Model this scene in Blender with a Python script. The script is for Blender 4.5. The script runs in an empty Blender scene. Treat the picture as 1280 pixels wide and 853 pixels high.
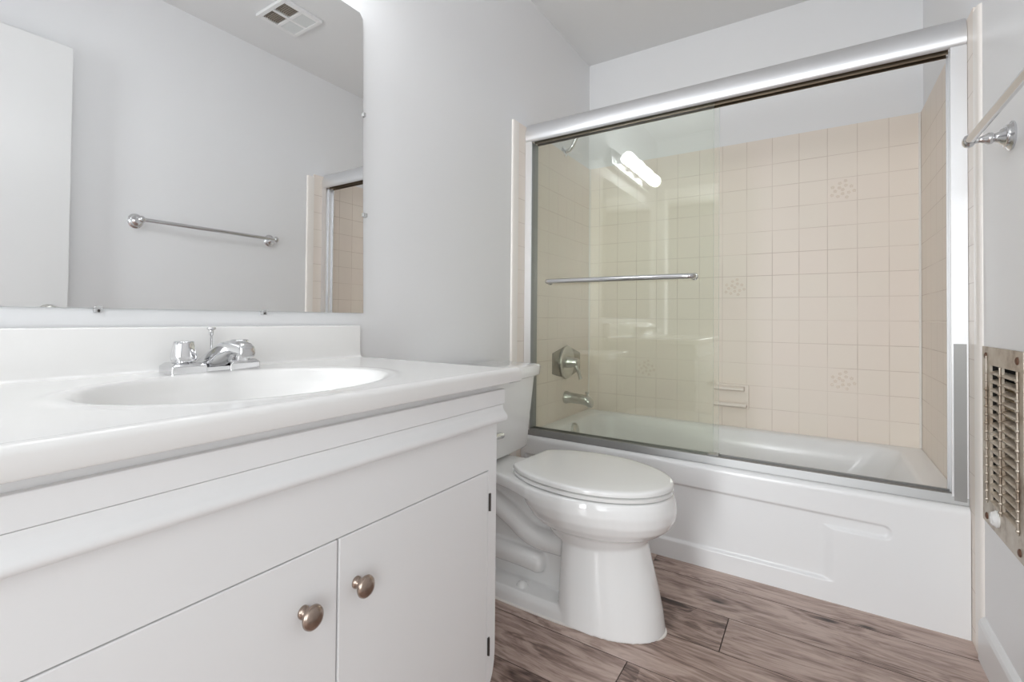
import bpy, bmesh, math, random
from mathutils import Vector, Matrix
sin, cos, PI = math.sin, math.cos, math.pi
random.seed(7)
S = bpy.context.scene
COL = S.collection

# ------------------------------------------------------------------ camera, world, lights, exposure
CAM = Vector((1.1365, -2.8244, .9144)); FPX, PX, PY = 614.66, 586.013, 388.743
YAW, PIT, ROL = .6165, -.0145, .0101
F = Vector((-sin(YAW)*cos(PIT), cos(YAW)*cos(PIT), -sin(PIT)))
R = Vector((cos(YAW), sin(YAW), 0)); U = R.cross(F)
R2 = cos(ROL)*R + sin(ROL)*U; U2 = -sin(ROL)*R + cos(ROL)*U
cd = bpy.data.cameras.new('camera'); cam = bpy.data.objects.new('camera', cd); COL.objects.link(cam)
M = Matrix((R2, U2, -F)).transposed().to_4x4(); M.translation = CAM; cam.matrix_world = M
cd.sensor_fit = 'HORIZONTAL'; cd.sensor_width = 36; cd.lens = FPX/1280*36
cd.shift_x = (640-PX)/1280; cd.shift_y = (PY-426.5)/1280
cd.clip_start = .02
S.camera = cam
W = bpy.data.worlds.new('world'); S.world = W; W.use_nodes = True
W.node_tree.nodes['Background'].inputs[0].default_value = (.94, .97, 1, 1)
W.node_tree.nodes['Background'].inputs[1].default_value = 0.6
S.view_settings.view_transform = 'Standard'; S.view_settings.look = 'None'
S.view_settings.gamma = 1; S.view_settings.use_curve_mapping = False
S.view_settings.exposure = 1.12
S.cycles.use_denoising = True
S.cycles.max_bounces = 14; S.cycles.diffuse_bounces = 8; S.cycles.glossy_bounces = 8
S.cycles.transparent_max_bounces = 16; S.cycles.sample_clamp_indirect = 4
BULB = 12.3           # globe bulbs of the vanity light
def fill_light(name, loc, rz, sx, sy, watts):        # added area lamps, out of view, that brighten the bathroom through the doorway
    al = bpy.data.lights.new(name, 'AREA'); al.shape = 'RECTANGLE'; al.size = sx; al.size_y = sy
    al.energy = watts; al.color = (.94, .98, 1)
    ao = bpy.data.objects.new(name, al); COL.objects.link(ao)
    ao.location = loc; ao.rotation_euler = (math.radians(90), 0, math.radians(rz))
fill_light('far_added_fill', (.45, -5.75, 1.25), 0, .62, 1.9, 40.0)  # added fill facing the tub, placed clear of the glass reflections
fill_light('side_added_fill', (1.95, -4.4, 1.3), 34, 1.1, 1.8, 12.5)  # added fill angled towards the vanity front and the tank

# ------------------------------------------------------------------ material helpers
MATS = {}
def mat(name, color=(.8, .8, .8), rough=.5, metal=0., coat=0., spec=.5, emit=None, strength=0., trans=0., ior=1.5):
    m = bpy.data.materials.new(name); m.use_nodes = True; b = m.node_tree.nodes['Principled BSDF']
    b.inputs['Base Color'].default_value = (*color, 1); b.inputs['Roughness'].default_value = rough
    b.inputs['Metallic'].default_value = metal; b.inputs['Coat Weight'].default_value = coat
    b.inputs['Coat Roughness'].default_value = .05
    b.inputs['Specular IOR Level'].default_value = spec; b.inputs['IOR'].default_value = ior
    if emit: b.inputs['Emission Color'].default_value = (*emit, 1); b.inputs['Emission Strength'].default_value = strength
    b.inputs['Transmission Weight'].default_value = trans
    MATS[name] = m; return m
class N:                                              # small node-graph builder
    def __init__(s, m): s.t = m.node_tree; s.b = s.t.nodes['Principled BSDF']
    def new(s, kind, **kw):
        n = s.t.nodes.new(kind)
        for k, v in kw.items(): setattr(n, k, v)
        return n
    def put(s, sock, v):
        if isinstance(v, bpy.types.NodeSocket): s.t.links.new(v, sock)
        else: sock.default_value = v
    def math(s, op, a, b=0., c=0., clamp=False):
        n = s.new('ShaderNodeMath', operation=op, use_clamp=clamp)
        s.put(n.inputs[0], a); s.put(n.inputs[1], b)
        if len(n.inputs) > 2: s.put(n.inputs[2], c)
        return n.outputs[0]
    def noise(s, vec, scale, detail=2., rough=.5, dist=0.):
        n = s.new('ShaderNodeTexNoise'); s.put(n.inputs['Vector'], vec)
        n.inputs['Scale'].default_value = scale; n.inputs['Detail'].default_value = detail
        n.inputs['Roughness'].default_value = rough; n.inputs['Distortion'].default_value = dist
        return n.outputs['Fac']
    def ramp(s, fac, stops):
        n = s.new('ShaderNodeValToRGB'); s.put(n.inputs[0], fac); e = n.color_ramp.elements
        while len(e) < len(stops): e.new(.5)
        for el, (p, c) in zip(e, stops): el.position = p; el.color = (*c, 1) if len(c) == 3 else c
        return n.outputs[0]
    def mix(s, fac, a, b, mode='MIX'):
        n = s.new('ShaderNodeMix', data_type='RGBA', blend_type=mode)
        s.put(n.inputs[0], fac); s.put(n.inputs[6], a); s.put(n.inputs[7], b); return n.outputs[2]
    def pos(s): return s.new('ShaderNodeNewGeometry').outputs['Position']
    def obj(s): return s.new('ShaderNodeTexCoord').outputs['Object']
    def sep(s, v):
        n = s.new('ShaderNodeSeparateXYZ'); s.put(n.inputs[0], v); return n.outputs
    def comb(s, x, y, z):
        n = s.new('ShaderNodeCombineXYZ'); s.put(n.inputs[0], x); s.put(n.inputs[1], y); s.put(n.inputs[2], z); return n.outputs[0]
    def bump(s, h, strength=.2, dist=.002):
        n = s.new('ShaderNodeBump'); n.inputs['Strength'].default_value = strength; n.inputs['Distance'].default_value = dist
        s.put(n.inputs['Height'], h); s.t.links.new(n.outputs[0], s.b.inputs['Normal'])

def srgb(r, g, b):
    f = lambda c: (c/255/12.92) if c/255 <= .04045 else ((c/255+.055)/1.055)**2.4
    return (f(r), f(g), f(b))

def paint(name, col, rough, bs=.12):
    m = mat(name, col, rough); n = N(m); p = n.pos()
    a = n.noise(p, 90, 3, .6); n.bump(a, bs, .0015)
    v = n.noise(p, 2.2, 2)
    n.put(n.b.inputs['Base Color'], n.mix(n.math('MULTIPLY', v, .06), (*col, 1), (col[0]*.8, col[1]*.8, col[2]*.82, 1)))
    return m
wallp = paint('wall_paint', (.84, .843, .855), .42, .14)
ceilp = paint('ceiling_paint', (.80, .803, .81), .7, .2)
cab = paint('cabinet_paint', (.85, .85, .852), .3, .05)
trimp = paint('trim_paint', (.8, .8, .8), .3, .03)
darkgap = mat('dark_gap', (.06, .055, .05), .8)
porcelain = mat('porcelain', (.88, .88, .875), .1, coat=.4)
enamel = mat('tub_enamel', (.88, .883, .89), .27, coat=.1)
marble = mat('cultured_marble', (.83, .822, .81), .16, coat=.2)
plastic = mat('white_plastic', (.88, .88, .87), .13, coat=.1)
chrome = mat('chrome', (.70, .70, .71), .10, 1)
nickel = mat('brushed_nickel', (.60, .59, .56), .28, 1)
bronze_n = mat('valve_nickel', (.36, .335, .29), .3, 1)
alu = mat('satin_aluminium', (.80, .805, .82), .42, 1)
alud = mat('track_aluminium', (.40, .40, .40), .5, 1)
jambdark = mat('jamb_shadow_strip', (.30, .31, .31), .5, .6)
patchm = mat('weathered_aluminium', (.34, .34, .335), .45, 1)
channel = mat('header_channel', (.30, .24, .18), .35, 1)
silver = mat('mirror_silver', (.93, .935, .935), .0, 1)
medge = mat('mirror_edge', (.5, .56, .55), .2)
clipm = mat('clear_plastic', (.8, .8, .8), .15, trans=.6)
knobm = mat('aged_nickel_knob', (.40, .32, .27), .26, 1)
hingem = mat('dark_hinge', (.10, .09, .085), .35, 1)
bulbm = mat('bulb_glow', (.9, .9, .9), .3, emit=(.955, .985, 1), strength=BULB)
socketm = mat('lamp_socket', (.8, .8, .8), .3)
rubber = mat('dark_rubber', (.03, .03, .03), .6)
ventp = mat('vent_plastic', (.84, .84, .84), .4)
lensp = mat('vent_lens', (.72, .74, .74), .25)
wirem = mat('mesh_wire', (.36, .31, .26), .5)
rust = mat('rusty_screw', (.16, .08, .05), .6, .4)
dishm = mat('soap_dish_ceramic', (.84, .765, .70), .3)
caulk = mat('caulk', (.85, .82, .78), .5)

def thin_glass():
    m = bpy.data.materials.new('shower_glass'); m.use_nodes = True; t = m.node_tree; t.nodes.clear()
    out = t.nodes.new('ShaderNodeOutputMaterial'); mx = t.nodes.new('ShaderNodeMixShader')
    tr = t.nodes.new('ShaderNodeBsdfTransparent'); gl = t.nodes.new('ShaderNodeBsdfGlossy')
    tr.inputs[0].default_value = (.988, .998, .978, 1); gl.inputs['Roughness'].default_value = 0.0
    g = t.nodes.new('ShaderNodeNewGeometry'); d = t.nodes.new('ShaderNodeVectorMath'); d.operation = 'DOT_PRODUCT'
    t.links.new(g.outputs['Incoming'], d.inputs[0]); t.links.new(g.outputs['Normal'], d.inputs[1])
    def mt(op, a, b):
        n = t.nodes.new('ShaderNodeMath'); n.operation = op
        for i, v in enumerate((a, b)):
            if isinstance(v, bpy.types.NodeSocket): t.links.new(v, n.inputs[i])
            else: n.inputs[i].default_value = v
        return n.outputs[0]
    c = mt('ABSOLUTE', d.outputs['Value'], 0.); k = mt('POWER', mt('SUBTRACT', 1., c), 5.)
    f = mt('ADD', mt('MULTIPLY', k, .95), .045)
    t.links.new(f, mx.inputs[0]); t.links.new(tr.outputs[0], mx.inputs[1]); t.links.new(gl.outputs[0], mx.inputs[2])
    t.links.new(mx.outputs[0], out.inputs[0]); return m
glass = thin_glass()
gedge = mat('glass_edge', (.35, .5, .44), .15)

T = .1095
def tile_mat(name, axis, off, col=(.84, .765, .695), hz=True):
    m = mat(name, col, .42, spec=.35); n = N(m); p = n.pos(); x, y, z = n.sep(p)
    u = x if axis == 'x' else y
    uu = n.math('DIVIDE', n.math('SUBTRACT', u, off), T); vv = n.math('DIVIDE', n.math('SUBTRACT', z, .4815), T)
    def line(q, w):
        fr = n.math('ABSOLUTE', n.math('SUBTRACT', n.math('FRACT', q), .5))
        return n.new('ShaderNodeMapRange', interpolation_type='SMOOTHSTEP'), fr, w
    def mask(q, w):
        mr, fr, w = line(q, w); n.put(mr.inputs[0], fr)
        mr.inputs[1].default_value = .5-w; mr.inputs[2].default_value = .5-w*.35
        return mr.outputs[0]
    mu = mask(uu, .018); mv = mask(vv, .018)
    low = n.math('LESS_THAN', z, .4815+T*11.5); mv = n.math('MULTIPLY', mv, low)
    line_m = n.math('MAXIMUM', mu, mv)
    vis = n.new('ShaderNodeMapRange'); n.put(vis.inputs[0], n.noise(p, 2.3, 3, .6))
    vis.inputs[1].default_value = .4; vis.inputs[2].default_value = .66; vis.inputs[3].default_value = .22; vis.inputs[4].default_value = .85
    wn = n.new('ShaderNodeTexWhiteNoise', noise_dimensions='2D')
    n.put(wn.inputs['Vector'], n.comb(n.math('FLOOR', uu), n.math('FLOOR', vv), 0.))
    c1 = n.mix(n.math('MULTIPLY', wn.outputs['Value'], .35), (*col, 1), (col[0]*1.03, col[1]*.97, col[2]*1.0, 1))
    c2 = n.mix(n.math('MULTIPLY', n.noise(p, 1.6, 2), .5), c1, (col[0]*1.02, col[1]*1.03, col[2]*.98, 1))
    grout = n.mix(n.noise(p, 6, 3), (.42, .33, .26, 1), (.66, .57, .5, 1))
    n.put(n.b.inputs['Base Color'], n.mix(n.math('MULTIPLY', line_m, vis.outputs[0]), c2, grout))
    n.bump(n.math('ADD', n.math('MULTIPLY', line_m, -1.), n.math('MULTIPLY', n.noise(p, 14, 2), .25)), .25, .0012)
    return m
tile_x = tile_mat('tile_back', 'x', .7373); tile_y = tile_mat('tile_side', 'y', 0.)
bulln = mat('bullnose_tile', (.88, .835, .79), .36)

def wood():
    m = mat('wood_planks', (.3, .2, .15), .38); n = N(m)
    at = n.new('ShaderNodeAttribute', attribute_name='pid'); pid = at.outputs['Fac']
    x, y, z = n.sep(n.pos())
    sx = n.math('ADD', x, n.math('MULTIPLY', pid, 37.)); sy = n.math('ADD', y, n.math('MULTIPLY', pid, 11.))
    P = n.comb(n.math('MULTIPLY', sx, 1.), n.math('MULTIPLY', sy, 5.), 0.)
    # knots: sparse cells that bend the grain round themselves
    PV = n.comb(n.math('MULTIPLY', sx, 3.2), n.math('MULTIPLY', sy, 8.5), 0.)
    vo = n.new('ShaderNodeTexVoronoi', voronoi_dimensions='2D'); n.put(vo.inputs['Vector'], PV)
    vo.inputs['Scale'].default_value = 1.0
    kd = vo.outputs['Distance']; kc = n.sep(vo.outputs['Color'])[0]
    on = n.math('GREATER_THAN', kc, .62)
    knot = n.new('ShaderNodeMapRange', interpolation_type='SMOOTHERSTEP'); n.put(knot.inputs[0], kd)
    knot.inputs[1].default_value = .0; knot.inputs[2].default_value = .13; knot.inputs[3].default_value = 1; knot.inputs[4].default_value = 0
    kn = n.math('MULTIPLY', knot.outputs[0], on)
    halo = n.new('ShaderNodeMapRange', interpolation_type='SMOOTHERSTEP'); n.put(halo.inputs[0], kd)
    halo.inputs[1].default_value = .0; halo.inputs[2].default_value = .55; halo.inputs[3].default_value = 1; halo.inputs[4].default_value = 0
    hl = n.math('MULTIPLY', halo.outputs[0], on)
    base = n.noise(P, 2.1, 5, .62, .9)
    ph = n.math('ADD', n.math('MULTIPLY', base, 42.), n.math('MULTIPLY', hl, 9.))
    rings = n.math('MULTIPLY_ADD', n.math('SINE', ph), .5, .5)
    fine = n.noise(n.comb(n.math('MULTIPLY', sx, 4.), n.math('MULTIPLY', sy, 90.), 0.), 2., 3, .7)
    streak = n.noise(n.comb(n.math('MULTIPLY', sx, 2.4), n.math('MULTIPLY', sy, 17.), 0.), 2., 6, .7, 1.2)
    big = n.noise(n.comb(n.math('MULTIPLY', sx, 1.3), n.math('MULTIPLY', sy, 5.), 3.), 2.2, 3, .6, .4)
    v = n.math('ADD', n.math('MULTIPLY', big, .55), n.math('MULTIPLY', streak, .55))
    v = n.math('ADD', v, n.math('MULTIPLY', rings, .15)); v = n.math('ADD', v, n.math('MULTIPLY', fine, .22))
    v = n.math('SUBTRACT', v, n.math('MULTIPLY', hl, .11)); v = n.math('ADD', v, n.math('MULTIPLY', n.math('SUBTRACT', pid, .5), .20))
    c = n.ramp(v, [(.43, srgb(72, 55, 48)), (.56, srgb(128, 106, 97)), (.69, srgb(170, 147, 136)), (.86, srgb(198, 177, 167))])
    c = n.mix(kn, c, (*srgb(56, 42, 37), 1))
    rr = n.math('ABSOLUTE', n.math('SUBTRACT', n.math('FRACT', n.math('DIVIDE', n.math('ADD', y, 1.115+1.88*3), .188)), .5))
    c = n.mix(n.math('MULTIPLY', n.math('GREATER_THAN', rr, .5-.009), .6), c, (*srgb(58, 44, 39), 1))
    n.put(n.b.inputs['Base Color'], c)
    n.bump(n.math('ADD', streak, fine), .12, .001); n.b.inputs['Roughness'].default_value = .4
    return m
woodm = wood()

# ------------------------------------------------------------------ mesh helpers
def link(name, me, m, parent=None, smooth=False):
    o = bpy.data.objects.new(name, me); COL.objects.link(o)
    if m:
        for mm in (m if isinstance(m, (list, tuple)) else [m]): me.materials.append(mm)
    if parent: o.parent = parent
    if smooth:
        for p in me.polygons: p.use_smooth = True
    return o
def obj(name, bm, m, parent=None, smooth=False, bevel=0, seg=2, angle=35):
    bmesh.ops.recalc_face_normals(bm, faces=bm.faces)
    me = bpy.data.meshes.new(name); bm.to_mesh(me); bm.free()
    o = link(name, me, m, parent, smooth or bevel > 0)
    if bevel > 0:
        b = o.modifiers.new('bevel', 'BEVEL'); b.width = bevel; b.segments = seg; b.limit_method = 'ANGLE'; b.angle_limit = math.radians(angle)
        b.harden_normals = True
    elif smooth:
        me.set_sharp_from_angle(angle=math.radians(50))
    return o
def tag(o, label, cat, group=None):
    o['label'] = label; o['category'] = cat
    if group: o['group'] = group
    return o
def thing(name, label, cat, loc=(0, 0, 0)):
    o = bpy.data.objects.new(name, None); COL.objects.link(o); o.location = loc; o.empty_display_size = .1
    return tag(o, label, cat)
def fix(root):                                          # parts are modelled in world coordinates: bring them into the thing's frame
    bpy.context.view_layer.update()
    inv = root.matrix_world.inverted()
    for c in root.children: c.matrix_parent_inverse = inv
def struct(o): o['kind'] = 'structure'; return o
BM = bmesh.new
def box(bm, x0, x1, y0, y1, z0, z1, mi=0):
    v = [bm.verts.new((x, y, z)) for x in (x0, x1) for y in (y0, y1) for z in (z0, z1)]
    for q in ((0, 1, 3, 2), (4, 6, 7, 5), (0, 4, 5, 1), (2, 3, 7, 6), (0, 2, 6, 4), (1, 5, 7, 3)):
        f = bm.faces.new([v[i] for i in q]); f.material_index = mi
def frame(d):
    d = d.normalized(); a = Vector((0, 0, 1)) if abs(d.z) < .9 else Vector((1, 0, 0))
    u = d.cross(a).normalized(); return u, d.cross(u)
def lathe(bm, o, d, prof, n=32, cap=True, sx=1., sy=1.):   # prof: (distance along d, radius)
    o = Vector(o); d = Vector(d).normalized(); u, v = frame(d); rows = []
    for h, r in prof:
        rows.append([bm.verts.new(o + d*h + u*(r*sx*cos(2*PI*i/n)) + v*(r*sy*sin(2*PI*i/n))) for i in range(n)])
    for a, b in zip(rows, rows[1:]):
        for i in range(n): bm.faces.new((a[i], a[(i+1) % n], b[(i+1) % n], b[i]))
    if cap: bm.faces.new(rows[0]); bm.faces.new(rows[-1])
def tube(bm, pts, r, n=16, cap=True):
    pts = [Vector(p) for p in pts]; rr = r if isinstance(r, (list, tuple)) else [r]*len(pts); rows = []; u = None
    for i, p in enumerate(pts):
        d = (pts[min(i+1, len(pts)-1)] - pts[max(i-1, 0)]).normalized()
        u = frame(d)[0] if u is None else (u - d*u.dot(d)).normalized()
        v = d.cross(u)
        rows.append([bm.verts.new(p + u*rr[i]*cos(2*PI*k/n) + v*rr[i]*sin(2*PI*k/n)) for k in range(n)])
    for a, b in zip(rows, rows[1:]):
        for i in range(n): bm.faces.new((a[i], a[(i+1) % n], b[(i+1) % n], b[i]))
    if cap: bm.faces.new(rows[0]); bm.faces.new(rows[-1])
def spline(pts, k=8):
    pts = [Vector(p) for p in pts]; q = [pts[0]*2-pts[1]] + pts + [pts[-1]*2-pts[-2]]; out = []
    for i in range(1, len(q)-2):
        for j in range(k):
            t = j/k; a, b, c, d = q[i-1:i+3]
            out.append(.5*((2*b)+(c-a)*t+(2*a-5*b+4*c-d)*t*t+(3*b-a-3*c+d)*t**3))
    out.append(pts[-1]); return out
def loft(bm, rings, cap=True):
    rows = [[bm.verts.new(p) for p in r] for r in rings]; n = len(rows[0])
    for a, b in zip(rows, rows[1:]):
        for i in range(n): bm.faces.new((a[i], a[(i+1) % n], b[(i+1) % n], b[i]))
    if cap: bm.faces.new(rows[0]); bm.faces.new(rows[-1])
def extr(bm, poly, axis, a, b):                         # prism: poly in the other two axes
    def P(p, q, h): return {'x': (h, p, q), 'y': (p, h, q), 'z': (p, q, h)}[axis]
    loft(bm, [[P(p, q, a) for p, q in poly], [P(p, q, b) for p, q in poly]])
def rrect(x0, x1, y0, y1, r, z, n=8):
    pts = []
    for cx, cy, a0 in ((x1-r, y1-r, 0), (x0+r, y1-r, 90), (x0+r, y0+r, 180), (x1-r, y0+r, 270)):
        for i in range(n+1):
            a = math.radians(a0+90*i/n); pts.append((cx+r*cos(a), cy+r*sin(a), z))
    return pts

# ------------------------------------------------------------------ room shell
WL, WR, WBK, WF, CZ = .010, 1.508, .008, -3.08, 2.45
TL, TR = .018, 1.4993
# floor: planks laid along x, one mesh with a plank id per face
rows = {0: [-.55, .45, 1.67], 1: [-.6, .63, 1.8], -1: [-.3, .915, 2.1], -2: [-.9, .2, 1.42], -3: [-.5, .722, 1.95], -4: [-.2, 1.05, 2.2]}
bm = BM(); lay = bm.faces.layers.float.new('pid')
def plank(x0, x1, y0, y1):
    g = .0013; x0, x1 = max(x0, WL), min(x1, WR)
    if x1-x0 < .02: return
    n0 = len(bm.faces); box(bm, x0+g, x1-g, y0+g, y1-g, -.012, 0)
    bm.faces.ensure_lookup_table(); v = random.random()
    for f in bm.faces[n0:]: f[lay] = v
for r in range(-24, 2):
    y0 = -1.115 + .188*r; js = rows.get(r) or [x + random.uniform(-.4, .4) for x in (-.7, .5, 1.7)]
    for a, b in zip(js, js[1:]): plank(a, b, y0, y0+.188)
n0 = len(bm.faces); box(bm, WL-.1, WR+.1, -5.7, .01, -.06, -.006, 1)
o = struct(obj('floor', bm, [woodm, darkgap]))

struct_boxes = lambda name, bs, m: struct(obj(name, (lambda b: ([box(b, *q) for q in bs], b)[1])(BM()), m))
struct_boxes('wall_left', [(WL-.1, WL, WF-.1, .2, -.06, CZ)], wallp)
HY0, HY1, HZ0, HZ1 = -1.225, -.955, .42, .825           # opening for the wall heater
struct_boxes('wall_right', [(WR, WR+.1, WF-.1, HY0, -.06, CZ), (WR, WR+.1, HY1, .2, -.06, CZ), (WR, WR+.1, HY0, HY1, -.06, HZ0), (WR, WR+.1, HY0, HY1, HZ1, CZ)], wallp)
struct_boxes('wall_back', [(WL, WR, WBK, .2, -.06, CZ)], wallp)
struct_boxes('wall_front', [(WL, .08, WF-.1, WF, 0, CZ), (1.46, WR, WF-.1, WF, 0, CZ), (.08, 1.46, WF-.1, WF, 2.03, CZ)], wallp)
struct_boxes('ceiling', [(WL-.1, WR+.1, -3.18, .2, CZ, CZ+.1)], ceilp)
# the adjoining room seen only in reflections
hallp = paint('adjoining_paint', (.5, .5, .5), .6)
struct_boxes('wall_adjoining', [(-1.0, -.9, -5.8, WF-.1, -.06, 2.45), (2.4, 2.5, -5.8, WF-.1, -.06, 2.45), (-1.0, 2.5, -5.9, -5.8, -.06, 2.45)], hallp)
struct_boxes('ceiling_adjoining', [(-1.0, 2.5, -5.9, WF-.1, 2.45, 2.5)], hallp)
bm = BM(); box(bm, -1., WL-.1, -5.8, WF-.1, -.06, 0); box(bm, WR+.1, 2.5, -5.8, WF-.1, -.06, 0); struct(obj('floor_adjoining', bm, hallp))

# tile cladding round the tub
ZT = 1.816
bm = BM(); box(bm, TL, TR, 0, WBK, .36, ZT); struct(obj('trim_1', bm, tile_x))
for nm, xa, xb, s in (('trim_2', WL, TL, 1), ('trim_3', TR, WR, -1)):
    bm = BM(); box(bm, xa, xb, -.862, WBK, .0, ZT)
    struct(obj(nm, bm, tile_y))
    # bullnose edge strip, rounded into the painted wall
    bm = BM(); surf = xb if s > 0 else xa; wall = xa if s > 0 else xb; prof = []
    for i in range(9):
        a = i/8*PI/2; prof.append((surf-s*.0075*(1-cos(a)) if 0 else wall+(surf-wall)*cos(a), -.900-.012*sin(a)))
    poly = [(wall, -.8625), (surf+s*.0006, -.8625), (surf+s*.0006, -.900)] + prof[1:]
    extr(bm, poly, 'z', 0, ZT if s > 0 else 1.800); struct(obj({'trim_2': 'trim_4', 'trim_3': 'trim_5'}[nm], bm, bulln, smooth=True))
# caulk bead in the two back corners
for i, x in ((6, TL+.001), (7, TR-.001)):
    bm = BM(); s = 1 if i == 6 else -1
    extr(bm, [(x, 0), (x+s*.007, -.0005), (x+s*.004, -.004), (x, -.008)], 'z', .38, ZT); struct(obj('trim_%d' % i, bm, caulk))
# raised flower decor tiles
def decor(i, j):
    bm = BM(); cx, cz = .7373+T*(i+.5), .4815+T*(j+.5)
    random.seed(i*31+j)
    for k in range(14):
        a = k*2.4; r = .0108*math.sqrt(k)+.002; px, pz = cx+r*cos(a)*1.1, cz+r*sin(a)*1.1
        for q in range(5):
            b = 2*PI*q/5+k; lathe(bm, (px+.0045*cos(b), .0002, pz+.0045*sin(b)), (0, -1, 0), [(0, .0036), (.0006, .0033), (.0011, .0018)], 8)
    return struct(obj('trim_%d' % (8+len([o for o in bpy.data.objects if o.get('deco')])), bm, decm, smooth=True))
decm = mat('decor_glaze', (.80, .70, .61), .25)
for i, j in ((4, 9), (0, 5), (4, 1), (-4, 1)):
    o = decor(i, j); o['deco'] = 1
for o in bpy.data.objects:
    if 'deco' in o: del o['deco']

# baseboard on the right wall
bm = BM(); extr(bm, [(WR, 0), (WR-.014, 0), (WR-.014, .098), (WR-.011, .108), (WR-.004, .116), (WR, .118)], 'y', -2.95, -.914)
struct(obj('baseboard_right', bm, trimp))

# open door leaf lying along the right wall (seen in the mirror)
bm = BM(); box(bm, 1.448, 1.483, -2.98, -2.118, .012, 2.03); d = struct(obj('door_1', bm, trimp, bevel=.002))
bm = BM(); lathe(bm, (1.448, -2.185, .921), (-1, 0, 0), [(0, .032), (.004, .032), (.008, .012), (.02, .011), (.028, .02), (.04, .027), (.052, .025), (.058, .012), (.059, .001)], 28)
obj('door_knob', bm, nickel, d, smooth=True)

# ------------------------------------------------------------------ bathtub
tub = thing('bathtub', 'white enamelled alcove bathtub with an embossed apron behind sliding glass doors', 'bathtub', (.76, -.41, 0))
ZR = .378
def sup(x0, x1, y0, y1, r, z, n=14): return rrect(x0, x1, y0, y1, r, z, n)
bm = BM()
rings = [sup(TL+.001, TR-.001, -.798, -.002, .004, .30), sup(TL+.001, TR-.001, -.798, -.002, .004, ZR),
         sup(.085, 1.43, -.715, -.048, .10, ZR), sup(.092, 1.422, -.708, -.055, .10, ZR-.004), sup(.099, 1.414, -.700, -.063, .10, ZR-.014),
         sup(.112, 1.38, -.688, -.076, .11, ZR-.08), sup(.13, 1.30, -.672, -.09, .12, ZR-.20), sup(.16, 1.22, -.655, -.11, .13, ZR-.29),
         sup(.20, 1.16, -.62, -.15, .12, ZR-.315), sup(.30, 1.0, -.50, -.27, .09, ZR-.322)]
loft(bm, rings, cap=False)
bm.faces.new(bm.verts[-len(rings[0]):] if False else [v for v in list(bm.verts)[-len(rings[0]):]])
# apron: fine grid with the stepped embossed panel
def sd_box(x, z, x0, x1, z0, z1, r):
    qx = abs(x-(x0+x1)/2)-(x1-x0)/2+r; qz = abs(z-(z0+z1)/2)-(z1-z0)/2+r
    return math.hypot(max(qx, 0), max(qz, 0))+min(max(qx, qz), 0)-r
def apron_y(x, z):
    t = .295-(x-.3)*.012
    S3 = lambda v: (lambda q: q*q*(3-2*q))(min(max(v, 0), 1))
    up = S3((-sd_box(x, z, -.2, 1.325, .238, t, .02)+.001)/.010)
    lo = S3((z-.066)/.010)*S3((t-z)/.010)*S3((1.185-x)/.035)*S3((x-.04)/.02)
    return -.820+.0105*max(up if x > .04 else 0, lo)
top = [(-.798, ZR), (-.805, ZR-.0005), (-.812, ZR-.003), (-.817, ZR-.008), (-.8195, ZR-.015), (-.820, ZR-.024)]
nx = 420; nz = 130; z1 = ZR-.026
rowsv = [[bm.verts.new((TL+.001+(TR-TL-.002)*i/nx, y, z)) for i in range(nx+1)] for y, z in top]
for k in range(nz+1):
    z = z1*(1-k/nz)
    rowsv.append([bm.verts.new((TL+.001+(TR-TL-.002)*i/nx, apron_y(TL+(TR-TL)*i/nx, z), z)) for i in range(nx+1)])
for a, b in zip(rowsv, rowsv[1:]):
    for i in range(nx): bm.faces.new((a[i], a[i+1], b[i+1], b[i]))
o = obj('tub_body', bm, enamel, tub, smooth=True)
bm = BM(); lathe(bm, (.104, -.405, .333), (1, 0, .15), [(0, .040), (.006, .040), (.014, .034), (.018, .02), (.019, .001)], 32)
bm2 = bm; obj('overflow_plate', bm2, nickel, tub, smooth=True)
fix(tub)

# ------------------------------------------------------------------ sliding shower doors
sd = thing('shower_door', 'aluminium framed sliding glass shower doors standing on the bathtub rim', 'shower door', (.76, -.77, .378))
JL0, JL1, JR0, JR1 = TL+.001, .052, 1.462, TR-.001
bm = BM()
prof = [(-.735, 1.835), (-.760, 1.8345), (-.776, 1.829), (-.789, 1.818), (-.797, 1.803), (-.802, 1.785), (-.8035, 1.768), (-.802, 1.752), (-.797, 1.742), (-.792, 1.739), (-.789, 1.741), (-.790, 1.760), (-.735, 1.760)]
extr(bm, prof, 'x', JL0, JR1); obj('header', bm, alu, sd, smooth=True)
bm = BM(); box(bm, JL1, JR0, -.789, -.737, 1.752, 1.759)
for y in (-.7725, -.7435): box(bm, JL1, JR0, y, y+.003, 1.733, 1.752)
obj('header_channel', bm, channel, sd)
for nm, a, b, s in (('l', JL0, JL1, 1), ('r', JR0, JR1, -1)):
    bm = BM(); wall = a if s > 0 else b; inn = b if s > 0 else a
    box(bm, min(wall, inn), max(wall, inn), -.800, -.795, ZR, 1.74)
    box(bm, min(wall, wall+s*.005), max(wall, wall+s*.005), -.795, -.735, ZR, 1.74)
    box(bm, min(wall, inn), max(wall, inn), -.740, -.735, ZR, 1.74)
    box(bm, min(inn-s*.012, inn), max(inn-s*.012, inn), -.771, -.768, ZR, 1.74)
    box(bm, min(wall, inn-s*.012), max(wall, inn-s*.012), -.795, -.740, ZR, 1.74)
    j = obj('side_jamb', bm, alu, sd)
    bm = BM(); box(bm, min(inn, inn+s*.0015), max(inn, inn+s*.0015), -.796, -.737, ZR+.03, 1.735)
    if s > 0: obj('inner_shade_strip', bm, jambdark, j)  # dark sheet: shade painted onto the left jamb's inner face
    else: bm.free()
bm = BM(); box(bm, 1.4665, 1.4945, -.8018, -.8002, ZR+.004, .852); obj('jamb_patch', bm, patchm, sd)  # thin plate added for the jamb's darker, stained lower stretch
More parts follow.
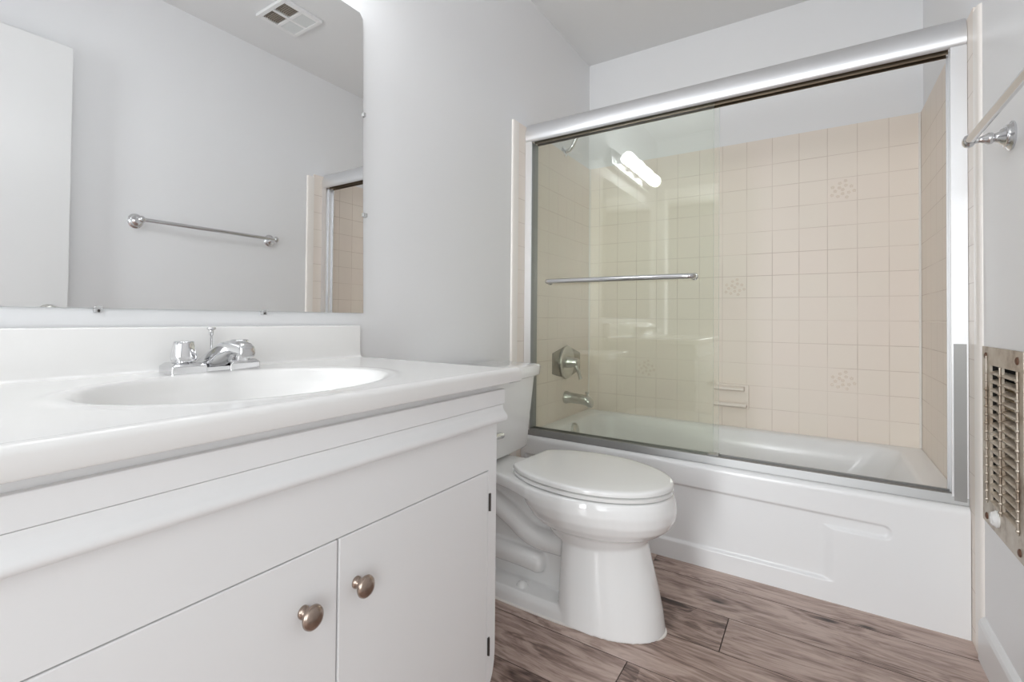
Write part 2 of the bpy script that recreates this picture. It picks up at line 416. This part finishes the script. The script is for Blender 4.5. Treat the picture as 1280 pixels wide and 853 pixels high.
bm = BM(); extr(bm, [(-.735, ZR), (-.803, ZR), (-.803, ZR+.003), (-.799, ZR+.029), (-.797, ZR+.030), (-.79, ZR+.030), (-.79, ZR+.018), (-.773, ZR+.018), (-.773, ZR+.028), (-.767, ZR+.028), (-.767, ZR+.018), (-.742, ZR+.018), (-.742, ZR+.028), (-.735, ZR+.028)], 'x', JL0, JR1)
obj('bottom_track', bm, alud, sd)
def pane(x0, x1, y):
    bm = BM(); v = [bm.verts.new(p) for p in ((x0, y, ZR+.02), (x1, y, ZR+.02), (x1, y, 1.757), (x0, y, 1.757))]; bm.faces.new(v)
    # a real 5 mm slab: two faces plus green polished edge
    bm2 = BM(); box(bm2, x0, x1, y-.0025, y+.0025, ZR+.022, 1.751); bm.free()
    bm2.faces.ensure_lookup_table()
    bm2.normal_update()
    for f in bm2.faces:
        f.material_index = 0 if abs(f.normal.y) > .5 else 1
    return obj('glass_panel', bm2, [glass, gedge], sd)
front = pane(.045, .8175, -.782); rear = pane(.047, .832, -.754)
bm = BM(); zb = 1.082; yb = -.826
tube(bm, spline([(.145, yb+.042, zb), (.145, yb+.012, zb), (.155, yb+.002, zb), (.175, yb, zb)], 6)+spline([(.72, yb, zb), (.742, yb+.002, zb), (.752, yb+.012, zb), (.752, yb+.042, zb)], 6), .0105, 18)
for x in (.145, .752): lathe(bm, (x, -.7845, zb), (0, -1, 0), [(0, .014), (.004, .014), (.008, .011)], 24)
obj('towel_rail', bm, chrome, front, smooth=True)
bm = BM(); box(bm, .80, .835, -.79, -.747, ZR+.018, ZR+.034); obj('bottom_guide', bm, clipm, sd)
fix(sd)

# ------------------------------------------------------------------ shower fittings on the left tile wall
v = thing('shower_valve', 'nickel shower valve with lever on a hexagonal plate above the tub spout', 'shower valve', (TL, -.33, .68))
hexp = [(-.495, .735), (-.318, .770), (-.138, .722), (-.138, .625), (-.316, .588), (-.495, .628)]
bm = BM(); cy = sum(p[0] for p in hexp)/6; cz = sum(p[1] for p in hexp)/6
loft(bm, [[(x, cy+(p-cy)*k, cz+(q-cz)*k) for p, q in hexp] for x, k in ((TL, 1), (TL+.003, 1), (TL+.006, .97))])
obj('cover_plate', bm, bronze_n, v)
bm = BM(); lathe(bm, (TL+.006, -.335, .680), (1, 0, 0), [(0, .088), (.004, .090), (.010, .088), (.013, .080), (.0135, .06), (.012, .04), (.012, .01)], 48, sx=1.0, sy=1.0)
obj('escutcheon', bm, nickel, v, smooth=True)
bm = BM(); lathe(bm, (TL+.018, -.335, .680), (1, 0, 0), [(0, .032), (.02, .030), (.026, .026), (.05, .025), (.058, .022), (.062, .012), (.063, .001)], 32)
obj('handle_hub', bm, nickel, v, smooth=True)
bm = BM(); p0 = Vector((TL+.058, -.335, .680)); tube(bm, spline([p0, p0+Vector((.012, -.006, -.025)), p0+Vector((.022, .0, -.055)), p0+Vector((.03, .004, -.085))], 6), [.013]*6+[.011]*6+[.009]*6+[.011], 16)
obj('lever_handle', bm, nickel, v, smooth=True)
for dy in (-.11, .12):
    bm = BM(); lathe(bm, (TL+.006, -.318+dy, .68), (1, 0, 0), [(0, .006), (.002, .005), (.0025, .001)], 12); obj('screw', bm, nickel, v, smooth=True)
fix(v)
sp = thing('tub_spout', 'brushed nickel tub spout with diverter knob under the shower valve', 'spout', (TL, -.325, .488))
bm = BM(); Y = -.325; secs = []
for x, zc, ry, rz in ((TL, .488, .038, .034), (TL+.010, .488, .038, .034), (TL+.016, .488, .033, .030), (.07, .487, .030, .027), (.11, .486, .029, .026), (.135, .483, .029, .028), (.158, .474, .027, .029), (.170, .468, .018, .018), (.172, .466, .004, .004)):
    secs.append([(x, Y+ry*cos(2*PI*k/28), zc+rz*sin(2*PI*k/28)) for k in range(28)])
loft(bm, secs); obj('spout_body', bm, nickel, sp, smooth=True)
bm = BM(); lathe(bm, (.140, Y, .505), (0, 0, 1), [(0, .005), (.012, .005), (.014, .010), (.020, .010), (.023, .006)], 20); obj('diverter_knob', bm, nickel, sp, smooth=True)
fix(sp)
sa = thing('shower_fixture', 'short chrome shower arm with round flange, high on the left tiled wall', 'shower arm', (TL, -.354, 1.822))
bm = BM(); lathe(bm, (WL, -.354, 1.822), (1, 0, 0), [(0, .033), (.004, .033), (.010, .024), (.014, .013)], 28); obj('flange', bm, chrome, sa, smooth=True)
bm = BM(); tube(bm, spline([(WL+.002, -.354, 1.822), (.035, -.354, 1.826), (.058, -.354, 1.842), (.072, -.354, 1.868), (.085, -.354, 1.89)], 8), .0105, 18); obj('arm_pipe', bm, chrome, sa, smooth=True)
fix(sa)
# soap dish on the back wall
bm = BM()
x0, x1, z0, z1 = .700, .858, .474, .592
box(bm, x0, x1, -.012, -.0002, z0, z1); sdsh = tag(obj('soap_dish', bm, dishm, bevel=.003), 'ceramic soap dish with grab bar set into the beige back wall tiles', 'soap dish')
bm = BM(); extr(bm, [(-.011, .56), (-.044, .563), (-.05, .568), (-.05, .576), (-.044, .582), (-.011, .586)], 'x', x0+.004, x1-.018); obj('grab_bar', bm, dishm, sdsh, bevel=.002)
bm = BM(); extr(bm, [(-.011, .478), (-.046, .482), (-.054, .489), (-.054, .503), (-.049, .503), (-.045, .492), (-.011, .490)], 'x', x0+.004, x1-.008); obj('tray', bm, dishm, sdsh, bevel=.001)

# ------------------------------------------------------------------ toilet
to = thing('toilet', 'white two-piece toilet with closed lid between the vanity and the bathtub', 'toilet', (.35, -1.32, 0))
def egg(z, xb, xf, yc, hw, back=.6, n=64, pf=2.0, pb=2.6, wide=.42):
    pts = []; xm = xb+(xf-xb)*wide
    for i in range(n):
        a = 2*PI*i/n; c, s = cos(a), sin(a)
        if c >= 0: x = xm+(xf-xm)*abs(c)**(2/pf); y = hw*math.copysign(abs(s)**(2/pf), s)
        else: x = xm-(xm-xb)*abs(c)**(2/pb); y = hw*math.copysign(abs(s)**(2/pb), s)
        pts.append((x, yc+y, z))
    return pts
bm = BM()
Yc = -1.315
loft(bm, [egg(.402, .335, .797, Yc-.006, .190), egg(.385, .335, .803, Yc-.006, .194), egg(.362, .345, .806, Yc-.006, .195), egg(.335, .362, .803, Yc-.005, .190),
          egg(.310, .378, .790, Yc-.004, .178), egg(.290, .395, .768, Yc-.002, .160), egg(.272, .42, .735, Yc, .135), egg(.24, .44, .72, Yc, .118)])
loft(bm, [egg(.30, .490, .735, Yc, .108, pb=7, wide=.35), egg(.262, .490, .722, Yc, .112, pb=7, wide=.35), egg(.20, .490, .735, Yc, .118, pb=7, wide=.35), egg(.13, .488, .753, Yc, .125, pb=7, wide=.35),
          egg(.06, .486, .768, Yc, .131, pb=7, wide=.35), egg(.0, .486, .776, Yc, .134, pb=7, wide=.35)])
loft(bm, [rrect(.07, .52, Yc-.045, Yc+.045, .02, .0), rrect(.07, .52, Yc-.042, Yc+.042, .02, .36)])                     # web
def deck(z, g):
    h = [(.045, .100), (.16, .104), (.25, .108), (.32, .130), (.365, .152), (.41, .175), (.47, .186)]
    return [(x, Yc-.006+y-g, z) for x, y in h] + [(x, Yc-.006-y+g, z) for x, y in h[::-1]]
loft(bm, [deck(.360, .012), deck(.366, .002), deck(.385, 0), deck(.398, .001), deck(.402, .005)])
foot = [egg(.0, .06, .776, Yc, .134, pb=4, wide=.55), egg(.030, .06, .770, Yc, .132, pb=4, wide=.55), egg(.046, .07, .755, Yc, .122, pb=4, wide=.55)]
loft(bm, foot)
for s in (-1, 1):
    y = Yc+s*.054
    tube(bm, spline([(.14, y, .31), (.19, y, .298), (.24, y, .276), (.30, y, .245), (.35, y, .213), (.40, y, .199), (.50, y, .199)], 6), .035, 24)
    tube(bm, spline([(.10, y, .125), (.20, y, .125), (.30, y, .125), (.37, y, .122), (.395, y, .119), (.41, y, .116), (.418, y, .115)], 5), [.033]*20+[.033]*3+[.030, .028, .026, .024, .021, .017, .012, .006, .003], 24)
o = obj('toilet_bowl', bm, porcelain, to, smooth=True)
md = o.modifiers.new('remesh', 'REMESH'); md.mode = 'VOXEL'; md.voxel_size = .0038; md.use_smooth_shade = True
md = o.modifiers.new('smooth', 'CORRECTIVE_SMOOTH') if False else o.modifiers.new('smooth', 'SMOOTH'); md.factor = .5; md.iterations = 7
def lid_ring(z, g=0., k=1.):
    # closed outline, slightly askew on its hinges
    xb, xf, hw, hb = .322, .795, .196, .122; pts = []; n = 40
    for i in range(n+1):
        a = -PI/2+PI*i/n; pts.append((.545+(xf-.545)*cos(a)**(1.0), hw*sin(a)))
    def bez(p0, p1, p2, m=14):
        return [((1-t)**2*p0[0]+2*t*(1-t)*p1[0]+t*t*p2[0], (1-t)**2*p0[1]+2*t*(1-t)*p1[1]+t*t*p2[1]) for t in [j/m for j in range(1, m+1)]]
    pts += bez((.545, hw), (.41, hw), (xb+.012, hb)) + [(xb+.003, hb-.008), (xb, hb-.018), (xb, -hb+.018), (xb+.003, -hb+.008)]
    q = bez((.545, -hw), (.41, -hw), (xb+.012, -hb)); pts += q[::-1]
    out = []; th = -.075
    for x, y in pts:
        dx, dy = (x-.32)*k-g*math.copysign(1, x-.56)*min(1, abs(x-.56)/.1), y*k-g*math.copysign(1, y)*min(1, abs(y)/.1)
        out.append((.32+dx*cos(th)-dy*sin(th), Yc+.025+dx*sin(th)+dy*cos(th), z))
    return out
bm = BM(); loft(bm, [lid_ring(.4045, .022), lid_ring(.4048, .004), lid_ring(.406, .001), lid_ring(.415, 0), lid_ring(.4160, .002), lid_ring(.4161, .024)]); obj('seat', bm, plastic, to, smooth=True)
bm = BM(); loft(bm, [lid_ring(.4195, .024), lid_ring(.4196, .0025), lid_ring(.4215, .0), lid_ring(.431, 0), lid_ring(.4342, .0015), lid_ring(.4362, .005), lid_ring(.4370, .012), lid_ring(.4376, .05)]); obj('lid', bm, plastic, to, smooth=True)
for s in (-1, 1):
    bm = BM(); lathe(bm, (.318, Yc+.012+s*.075-.02, .414), (0, 1, 0), [(0, .009), (.002, .011), (.038, .011), (.04, .009)], 20); obj('hinge_cap', bm, plastic, to, smooth=True)
bm = BM(); loft(bm, [egg(.0, .056, .780, Yc, .138, pb=4, wide=.55), egg(.003, .056, .780, Yc, .138, pb=4, wide=.55), egg(.006, .06, .775, Yc, .134, pb=4, wide=.55)]); obj('caulk_bead', bm, caulk, to, smooth=True)
# tank: tapers downwards, slightly bowed front
def tank_ring(z, xf, hw, bow, yc=-1.332, xb=.028):
    pts = []; n = 24
    for i in range(n+1):
        t = -1+2*i/n; e = max(0, abs(t)-.86)/.14
        pts.append((xf+bow*(1-t*t)-.02*e**3, yc+hw*t))
    pts += [(xb+.012, yc+hw), (xb, yc+hw-.012), (xb, yc-hw+.012), (xb+.012, yc-hw)]
    return [(x, y, z) for x, y in pts]
bm = BM(); loft(bm, [tank_ring(.412, .203, .236, .008), tank_ring(.422, .209, .240, .009), tank_ring(.55, .219, .246, .012), tank_ring(.70, .232, .253, .018)]); obj('tank', bm, porcelain, to, bevel=.006, seg=3)
bm = BM(); loft(bm, [tank_ring(.695, .244, .260, .026), tank_ring(.699, .248, .264, .026), tank_ring(.728, .251, .267, .026), tank_ring(.736, .247, .264, .026), tank_ring(.7385, .236, .257, .024)]); obj('tank_lid', bm, porcelain, to, bevel=.003, seg=3)
bm = BM(); lathe(bm, (.21, -1.41, .512), (1, 0, 0), [(0, .014), (.03, .014), (.033, .01)], 20); tube(bm, [(.246, -1.425, .513), (.248, -1.372, .511), (.248, -1.362, .510)], [.0105, .0115, .009], 14)
obj('flush_lever', bm, chrome, to, smooth=True)
bm = BM(); lathe(bm, (.355, -1.405, .040), (0, 0, 1), [(0, .019), (.008, .019), (.016, .015), (.021, .007), (.022, .001)], 28); obj('bolt_cap', bm, plastic, to, smooth=True)
bm = BM(); lathe(bm, (.10, -1.17, .385), (0, 0, 1), [(0, .012), (.03, .012)], 16)
tube(bm, spline([(.10, -1.17, .39), (.10, -1.16, .30), (.07, -1.14, .22), (.05, -1.13, .17), (.02, -1.13, .16)], 6), .006, 12)
obj('supply_hose', bm, alud, to, smooth=True)
fix(to)

# ------------------------------------------------------------------ vanity cabinet
YE, YV0 = -1.876, -2.85
XF = .545
va = thing('vanity_cabinet', 'white painted vanity cabinet with two doors and round bronze knobs', 'cabinet', (.28, -2.36, 0))
bm = BM()
# face frame with rounded bottom corner, sides, toe kick
pr_ = [(YE, .765), (YE, .175)] + [(YE-.07*(1-cos(a)), .178-.078*sin(a)) for a in [i/8*PI/2 for i in range(1, 9)]] + [(YV0, .10), (YV0, .765)]
DZ0, DZ1, DM = .118, .578, -2.3245; D1, D2 = -1.909, -2.74; GP = .0003
extr(bm, pr_, 'x', XF-.022, XF-.0195)
# frame pieces flush with doors
def fr(y0, y1, z0, z1): box(bm, XF-.02, XF, y0, y1, z0, z1)
fr(YV0, YE, DZ1+.0015, .765); 
extr(bm, [(YE, DZ1+.0015), (YE, .175)] + [(YE-.032*(1-cos(a)), .178-.078*sin(a)) for a in [i/8*PI/2 for i in range(1, 9)]] + [(D1+GP, .10), (D1+GP, DZ1+.0015)], 'x', XF-.02, XF)
fr(YV0, D2-.0015, .10, DZ1+.0015); fr(D2-.0015, D1+GP, .10, DZ0-.0015)
box(bm, .02, XF-.02, YE-.018, YE, .10, .765); box(bm, .02, XF-.02, YV0, YV0+.018, .10, .765)
box(bm, .02, XF-.06, YV0+.02, YE-.02, 0, .10); box(bm, .02, XF-.0225, YV0+.018, YE-.018, .10, .118)
box(bm, .012, .02, YV0, YE, .10, .765)
obj('cabinet_body', bm, cab, va)
bm = BM(); box(bm, XF-.0205, XF-.0202, D2, D1, DZ0, DZ1+.001); obj('door_gap', bm, darkgap, va)
bm = BM(); box(bm, XF, .557, YV0, -1.860, .7206, .7545); obj('frieze_board', bm, cab, va, bevel=.002)
bm = BM(); extr(bm, [(XF, .7205), (.5565, .7205), (.5568, .716), (.5578, .711), (.5605, .706), (.5650, .7015), (.5685, .697), (.5695, .692), (.5680, .6875), (.5640, .6850), (.559, .6845), (.553, .6865), (XF, .690)], 'y', YV0, -1.869); obj('moulding', bm, cab, va, smooth=True)
for y0, y1, ky in ((DM+.0018, D1-GP, -2.288), (D2, DM-.0018, -2.386)):
    bm = BM(); box(bm, XF-.018, XF, y0, y1, DZ0, DZ1-.001); dr = obj('cabinet_door', bm, cab, va, bevel=.002, seg=3)
    bm = BM(); lathe(bm, (XF, ky, .497), (1, 0, 0), [(0, .0095), (.002, .0095), (.004, .0085), (.006, .0062), (.011, .0055), (.015, .0065), (.017, .0115), (.0185, .0158), (.021, .0172), (.024, .0165), (.027, .0135), (.029, .0085), (.0298, .001)], 36)
    obj('knob', bm, knobm, dr, smooth=True)
    if ky > -2.3:
        for z in (.508, .192):
            bm = BM(); box(bm, XF-.002, XF+.0015, D1+.002, D1+.0085, z-.019, z+.019); lathe(bm, (XF+.0025, D1+.0045, z-.019), (0, 0, 1), [(0, .0022), (.038, .0022)], 12)
            obj('hinge', bm, hingem, dr)
bm = BM(); box(bm, XF-.0008, XF, YE+.0002, YE+.0008, .1, .2); bm.free()
fix(va)

# ------------------------------------------------------------------ vanity top with integral bowl
vt = thing('countertop', 'glossy white cultured marble countertop with integral oval sink on the vanity', 'countertop', (.3, -2.33, .77))
bm = BM(); CX0, CX1, CY0, CY1 = .0165, .578, -2.86, -1.823
BX, BY, BA, BB = .322, -2.325, .178, .262
def sm(t): t = min(max(t, 0), 1); return t*t*(3-2*t)
def top_z(x, y):
    z = .7975
    e = min(CX1-x, CY1-y)                                  # raised no-drip lip
    z += .0045*(sm((.030-(CX1-x))/.014)) * (1 if True else 0)
    if CX1-x < .010: z -= .010-math.sqrt(max(0, .010**2-(.010-(CX1-x))**2))
    if CY1-y < .006: z -= .006-math.sqrt(max(0, .006**2-(.006-(CY1-y))**2))
    if x < .052: z += .016*(1-math.sqrt(max(0, 1-((.052-x)/.016)**2))) if x > .036 else .016
    u = (x-BX)/BA; v = (y-BY)/BB; r = math.sqrt(u*u+v*v)
    z += .0018*math.exp(-((r-1.09)/.05)**2)                # soft rolled rim
    if r < 1.03:
        q = max(0, 1-(r/1.03)**2.6)
        z -= .112*q*sm(q*3+.25)
    return z
nxx, nyy = 170, 330
xs = [CX0+(CX1-CX0)*i/nxx for i in range(nxx-6)]
xs = [CX0+(CX1-.012-CX0)*i/nxx for i in range(nxx+1)] + [CX1-.012+.012*math.sin(PI/2*i/10) for i in range(1, 11)]
ys = [CY0+(CY1-.007-CY0)*i/nyy for i in range(nyy+1)] + [CY1-.007+.007*math.sin(PI/2*i/7) for i in range(1, 8)]
xs = [x for x in xs]
g = [[bm.verts.new((x, y, top_z(x, y))) for y in ys] for x in xs]
for a, b in zip(g, g[1:]):
    for i in range(len(ys)-1): bm.faces.new((a[i], b[i], b[i+1], a[i+1]))
# skirt: front, right end, left end, back
def skirt(line, dz, inward):
    prev = line
    for dd, zz in inward:
        cur = [bm.verts.new((v.co.x+dd[0], v.co.y+dd[1], zz)) for v in line]
        for i in range(len(line)-1): bm.faces.new((prev[i], prev[i+1], cur[i+1], cur[i]))
        prev = cur
skirt(g[-1], 0, [((0, 0), .773), ((-.0012, 0), .7708), ((-.004, 0), .7698), ((-.035, 0), .7698)])
endl = [row[-1] for row in g]; skirt(endl, 0, [((0, 0), .7725), ((0, -.003), .7698), ((0, -.05), .7698)])
endr = [row[0] for row in g]; skirt(endr, 0, [((0, 0), .7698)])
skirt(g[0], 0, [((0, 0), .7698)])
o = obj('counter_slab', bm, marble, vt, smooth=True)
bm = BM()
prof = [(.0165, .79), (.0165, .8895), (.030, .8895), (.0345, .8885), (.0365, .885), (.0375, .82), (.039, .806), (.044, .795)]
extr(bm, prof, 'y', CY0, CY1-.001); obj('backsplash', bm, marble, vt, bevel=.002, seg=3)
bm = BM(); lathe(bm, (BX-.01, BY, .6862), (0, 0, 1), [(0, .021), (.002, .021), (.0035, .017), (.004, .001)], 28); obj('drain', bm, chrome, vt, smooth=True)
fix(vt)

# ------------------------------------------------------------------ faucet
fa = thing('faucet', 'chrome two-handle faucet with swooping spout on the vanity countertop', 'faucet', (.10, -2.29, .8))
FX, FY, FZ = .098, -2.29, .798
bm = BM()
for s in (-1, 1):
    cy = FY+s*.058
    loft(bm, [rrect(FX-.030, FX+.030, cy-.034, cy+.034, .004, FZ), rrect(FX-.030, FX+.030, cy-.034, cy+.034, .004, FZ+.015), rrect(FX-.024, FX+.024, cy-.027, cy+.027, .004, FZ+.0215), rrect(FX-.020, FX+.020, cy-.022, cy+.022, .004, FZ+.0225)])
    lathe(bm, (FX, cy, FZ+.02), (0, 0, 1), [(0, .015), (.006, .015)], 24)
loft(bm, [rrect(FX-.026, FX+.026, FY-.05, FY+.05, .003, FZ), rrect(FX-.026, FX+.026, FY-.05, FY+.05, .003, FZ+.011)])
obj('faucet_base', bm, chrome, fa, bevel=.001)
for s in (-1, 1):
    cy = FY+s*.058; rings = []; n = 48
    for h, r in ((.0255, .0225), (.028, .0240), (.036, .0238), (.058, .0195), (.0625, .0188), (.0640, .0165), (.0645, .006)):
        fl = .06 if .027 < h < .061 else .03
        rings.append([(FX+(r*(1+fl*(.5-abs(sin(4*a)))))*cos(a), cy+(r*(1+fl*(.5-abs(sin(4*a)))))*sin(a), FZ+h) for a in [2*PI*k/n for k in range(n)]])
    bm = BM(); loft(bm, rings); obj('faucet_handle', bm, chrome, fa, smooth=True)
bm = BM(); rings = []
for x, z0, z1, w in ((FX-.034, FZ+.004, FZ+.012, .022), (FX-.028, FZ+.003, FZ+.020, .027), (FX-.012, FZ+.003, FZ+.029, .029), (FX+.010, FZ+.004, FZ+.041, .028), (FX+.032, FZ+.014, FZ+.054, .0255), (FX+.055, FZ+.029, FZ+.063, .023), (FX+.080, FZ+.038, FZ+.0665, .0205), (FX+.10, FZ+.040, FZ+.067, .0185), (FX+.124, FZ+.036, FZ+.064, .0172), (FX+.132, FZ+.034, FZ+.060, .0165), (FX+.135, FZ+.036, FZ+.055, .014)):
    m_ = []
    for k in range(24):
        a = 2*PI*k/24; c, s_ = cos(a), sin(a); p = 2/3.2
        m_.append((x, FY+w*math.copysign(abs(c)**p, c)*(1 if s_ <= 0 else .9), (z0+z1)/2+(z1-z0)/2*math.copysign(abs(s_)**p, s_)))
    rings.append(m_)
loft(bm, rings); lathe(bm, (FX+.112, FY, FZ+.028), (0, 0, 1), [(0, .011), (.014, .0115)], 24)
obj('spout', bm, chrome, fa, smooth=True)
bm = BM(); lathe(bm, (FX-.030, FY+.012, FZ), (0, 0, 1), [(0, .0025), (.072, .0025), (.074, .0042), (.084, .0048), (.086, .0085), (.0885, .0095), (.0905, .0085), (.091, .001)], 24); obj('lift_rod', bm, chrome, fa, smooth=True)
fix(fa)

# ------------------------------------------------------------------ mirror
bm = BM(); MY1, MY0, MZ0, MZ1 = -1.800, -2.86, .926, 1.850
poly = [(MY0, MZ0), (MY1+.002, MZ0), (MY1-.010, 1.822), (MY1-.112, 1.852), (MY0, 1.852)]
poly = [(MY0, MZ0), (MY1+.003, MZ0), (MY1-.014, 1.812), (MY1-.026, 1.827), (MY0, 1.830)]
loft(bm, [[(x, p, q) for p, q in poly] for x in (.0112, .0175)], cap=False); bm.faces.ensure_lookup_table()
for f in bm.faces: f.material_index = 1
vs = list(bm.verts); f = bm.faces.new(vs[5:]); f.material_index = 0; f = bm.faces.new(vs[:5]); f.material_index = 1
mi = tag(obj('mirror', bm, [silver, medge]), 'frameless wall mirror with clipped corner above the vanity backsplash', 'mirror')
for y in (-2.468, -2.123):
    bm = BM(); box(bm, .0105, .0205, y-.006, y+.006, MZ0-.009, MZ0-.001); box(bm, .0180, .0205, y-.006, y+.006, MZ0-.001, MZ0+.004); c = obj('mirror_clip', bm, clipm, mi, bevel=.001)
    bm = BM(); lathe(bm, (.0206, y, MZ0-.005), (1, 0, 0), [(0, .0028), (.001, .002)], 12); obj('clip_screw', bm, hingem, c)
bm = BM(); box(bm, .0105, .0215, MY1+.002, MY1+.012, 1.217, 1.229); box(bm, .0180, .0215, MY1-.004, MY1+.002, 1.217, 1.229); obj('mirror_clip', bm, clipm, mi, bevel=.001)
bm = BM(); box(bm, .0105, .0215, MY1-.010, MY1, 1.52, 1.532); obj('mirror_clip', bm, clipm, mi, bevel=.001)

# ------------------------------------------------------------------ vanity light above the mirror
vl = thing('vanity_light', 'chrome light bar with four glowing globes above the mirror, reflected in the shower glass', 'wall lamp', (WL, -2.28, 1.98))
bm = BM(); box(bm, WL, .05, -2.70, -1.86, 1.925, 2.035); obj('light_bar', bm, chrome, vl, bevel=.006, seg=3)
for k in range(4):
    y = -1.98-.2*k
    bm = BM(); lathe(bm, (.05, y, 1.98), (1, 0, 0), [(0, .024), (.02, .024), (.024, .02)], 24); sc_ = obj('lamp_socket', bm, socketm, vl, smooth=True)
    bm = BM(); lathe(bm, (.074, y, 1.98), (1, 0, 0), [(0, .014)]+[(.045-.043*cos(a), .043*sin(a)) for a in [PI*(.1+.9*i/18) for i in range(1, 18)]]+[(.088, .001)], 28); obj('globe_bulb', bm, bulbm, sc_, smooth=True)
fix(vl)

# ------------------------------------------------------------------ towel bar on the right wall
tb = thing('towel_bar', 'chrome towel bar with round turned posts on the right wall', 'towel bar', (WR, -1.5, 1.35))
for y in (-1.165, -1.855):
    bm = BM(); z = 1.353
    lathe(bm, (WR, y, z), (-1, 0, 0), [(0, .033), (.004, .034), (.007, .031), (.009, .027), (.013, .026), (.015, .020), (.020, .018), (.022, .013), (.030, .010), (.034, .0135), (.040, .014), (.046, .010), (.056, .007), (.062, .0075), (.066, .0135), (.073, .0165), (.080, .0135), (.084, .007), (.085, .001)], 36)
    obj('post', bm, chrome, tb, smooth=True)
bm = BM(); tube(bm, [(1.436, -1.855, 1.353), (1.436, -1.165, 1.353)], .0092, 24); obj('bar', bm, chrome, tb, smooth=True)
fix(tb)

# ------------------------------------------------------------------ wall heater
he = thing('wall_heater', 'vintage metal wall heater grille with white dial low on the right wall', 'wall heater', (WR, -1.09, .39))
grm = mat('heater_metal', (.50, .46, .41), .42, .7); n = N(grm); pp = n.pos()
n.put(n.b.inputs['Base Color'], n.ramp(n.noise(pp, 14, 4, .65), [(.32, (.28, .21, .15)), (.5, (.50, .44, .37)), (.75, (.60, .56, .50))])); 
brass = mat('heater_reflector', (.62, .52, .36), .42, .6)
X1, X0 = WR, WR-.006; py0, py1, pz0, pz1 = -1.252, -.928, .388, .852
bm = BM()
cols = [(-1.088, -.999), (-1.204, -1.099)]; sz0, sz1 = .452, .806
def pb(y0, y1, z0, z1, x0=X0, x1=X1-.001): box(bm, x0, x1, y0, y1, z0, z1)
pb(py0, cols[1][0], pz0, pz1); pb(cols[0][1], py1, pz0, pz1); pb(cols[1][0], cols[0][1], sz1, pz1); pb(cols[1][0], cols[0][1], pz0, sz0); pb(cols[1][1], cols[0][0], sz0, sz1)
nl = 16; pitch = (sz1-sz0)/nl
for a, b in cols:
    for k in range(nl):
        z = sz0+pitch*k
        extr(bm, [(X0, z-.0012), (X0-.0012, z+.002), (X0, z+.004), (X1+.006, z+.010), (X1+.008, z+.007)], 'y', a, b)
for y in (-.976, cols[0][0]-.0055, -1.222):
    tube(bm, [(X0-.002, y, sz0-.008), (X0-.002, y, sz1+.022 if y > -1 else sz1)], .0022, 10)
    for k in range(nl): lathe(bm, (X0-.001, y, sz0+pitch*k+.001), (-1, 0, 0), [(0, .0046), (.004, .0036), (.0055, .001)], 10)
obj('grille', bm, grm, he, bevel=0)
bm = BM(); box(bm, X1+.020, X1+.023, HY0+.004, HY1-.004, HZ0+.004, HZ1-.06); 
for z in [HZ0+.03+i*.021 for i in range(16)]: tube(bm, [(X1+.016, HY0+.01, z), (X1+.016, HY1-.01, z)], .004, 8)
obj('reflector', bm, brass, he)
bm = BM(); box(bm, X1+.07, X1+.075, HY0+.002, HY1-.002, HZ0+.002, HZ1-.002)
box(bm, X1+.002, X1+.07, HY0+.0012, HY0+.003, HZ0+.002, HZ1-.002); box(bm, X1+.002, X1+.07, HY1-.003, HY1-.0012, HZ0+.002, HZ1-.002)
box(bm, X1+.002, X1+.07, HY0+.003, HY1-.003, HZ0+.0012, HZ0+.003); box(bm, X1+.002, X1+.07, HY0+.003, HY1-.003, HZ1-.003, HZ1-.0012)
obj('housing', bm, darkgap, he)
bm = BM(); lathe(bm, (X0, -1.062, .428), (-1, 0, 0), [(0, .021), (.004, .021), (.006, .018), (.011, .016), (.013, .012), (.0135, .001)], 28); obj('dial_knob', bm, plastic, he, smooth=True)
for y, z in ((-.966, .828), (-1.216, .830), (-.968, .407), (-1.226, .407)):
    bm = BM(); lathe(bm, (X0, y, z), (-1, 0, 0), [(0, .009), (.002, .0085), (.0035, .005), (.004, .001)], 20); obj('screw', bm, rust, he, smooth=True)
fix(he)

# ------------------------------------------------------------------ ceiling vent
cv = thing('ceiling_vent', 'square white ceiling vent with two dark mesh quarters, seen in the mirror', 'vent', (1.105, -1.325, CZ))
VX, VY, h = 1.105, -1.325, .116
bm = BM(); z0, z1 = CZ-.016, CZ-.0005
b = .022; m2 = .008
for x0_, x1_, y0_, y1_ in ((-h, h, -h, -h+b), (-h, h, h-b, h), (-h, -h+b, -h+b, h-b), (h-b, h, -h+b, h-b), (-m2, m2, -h+b, h-b), (-h+b, -m2, -m2, m2), (m2, h-b, -m2, m2)):
    box(bm, VX+x0_, VX+x1_, VY+y0_, VY+y1_, z0, z1)
obj('vent_frame', bm, ventp, cv, bevel=.002)
for sx in (-1, 1):
    a, c = (VX+m2, VX+h-b) if sx > 0 else (VX-h+b, VX-m2)
    bm = BM(); box(bm, a, c, VY-h+b, VY-m2, CZ-.004, CZ-.001); g_ = obj('mesh_backing', bm, darkgap, cv)
    bm = BM()
    for k in range(1, 8):
        t = k/8; box(bm, a+(c-a)*t-.0011, a+(c-a)*t+.0011, VY-h+b, VY-m2, CZ-.010, CZ-.007); yy = VY-h+b+(h-b-m2)*t; box(bm, a, c, yy-.0011, yy+.0011, CZ-.0105, CZ-.0065)
    obj('wire_mesh', bm, wirem, g_)
    bm = BM(); loft(bm, [rrect(a, c, VY+m2, VY+h-b, .004, CZ-.014), rrect(a+.012, c-.012, VY+m2+.012, VY+h-b-.012, .004, CZ-.006)]); obj('lens_panel', bm, lensp, cv)
fix(cv)
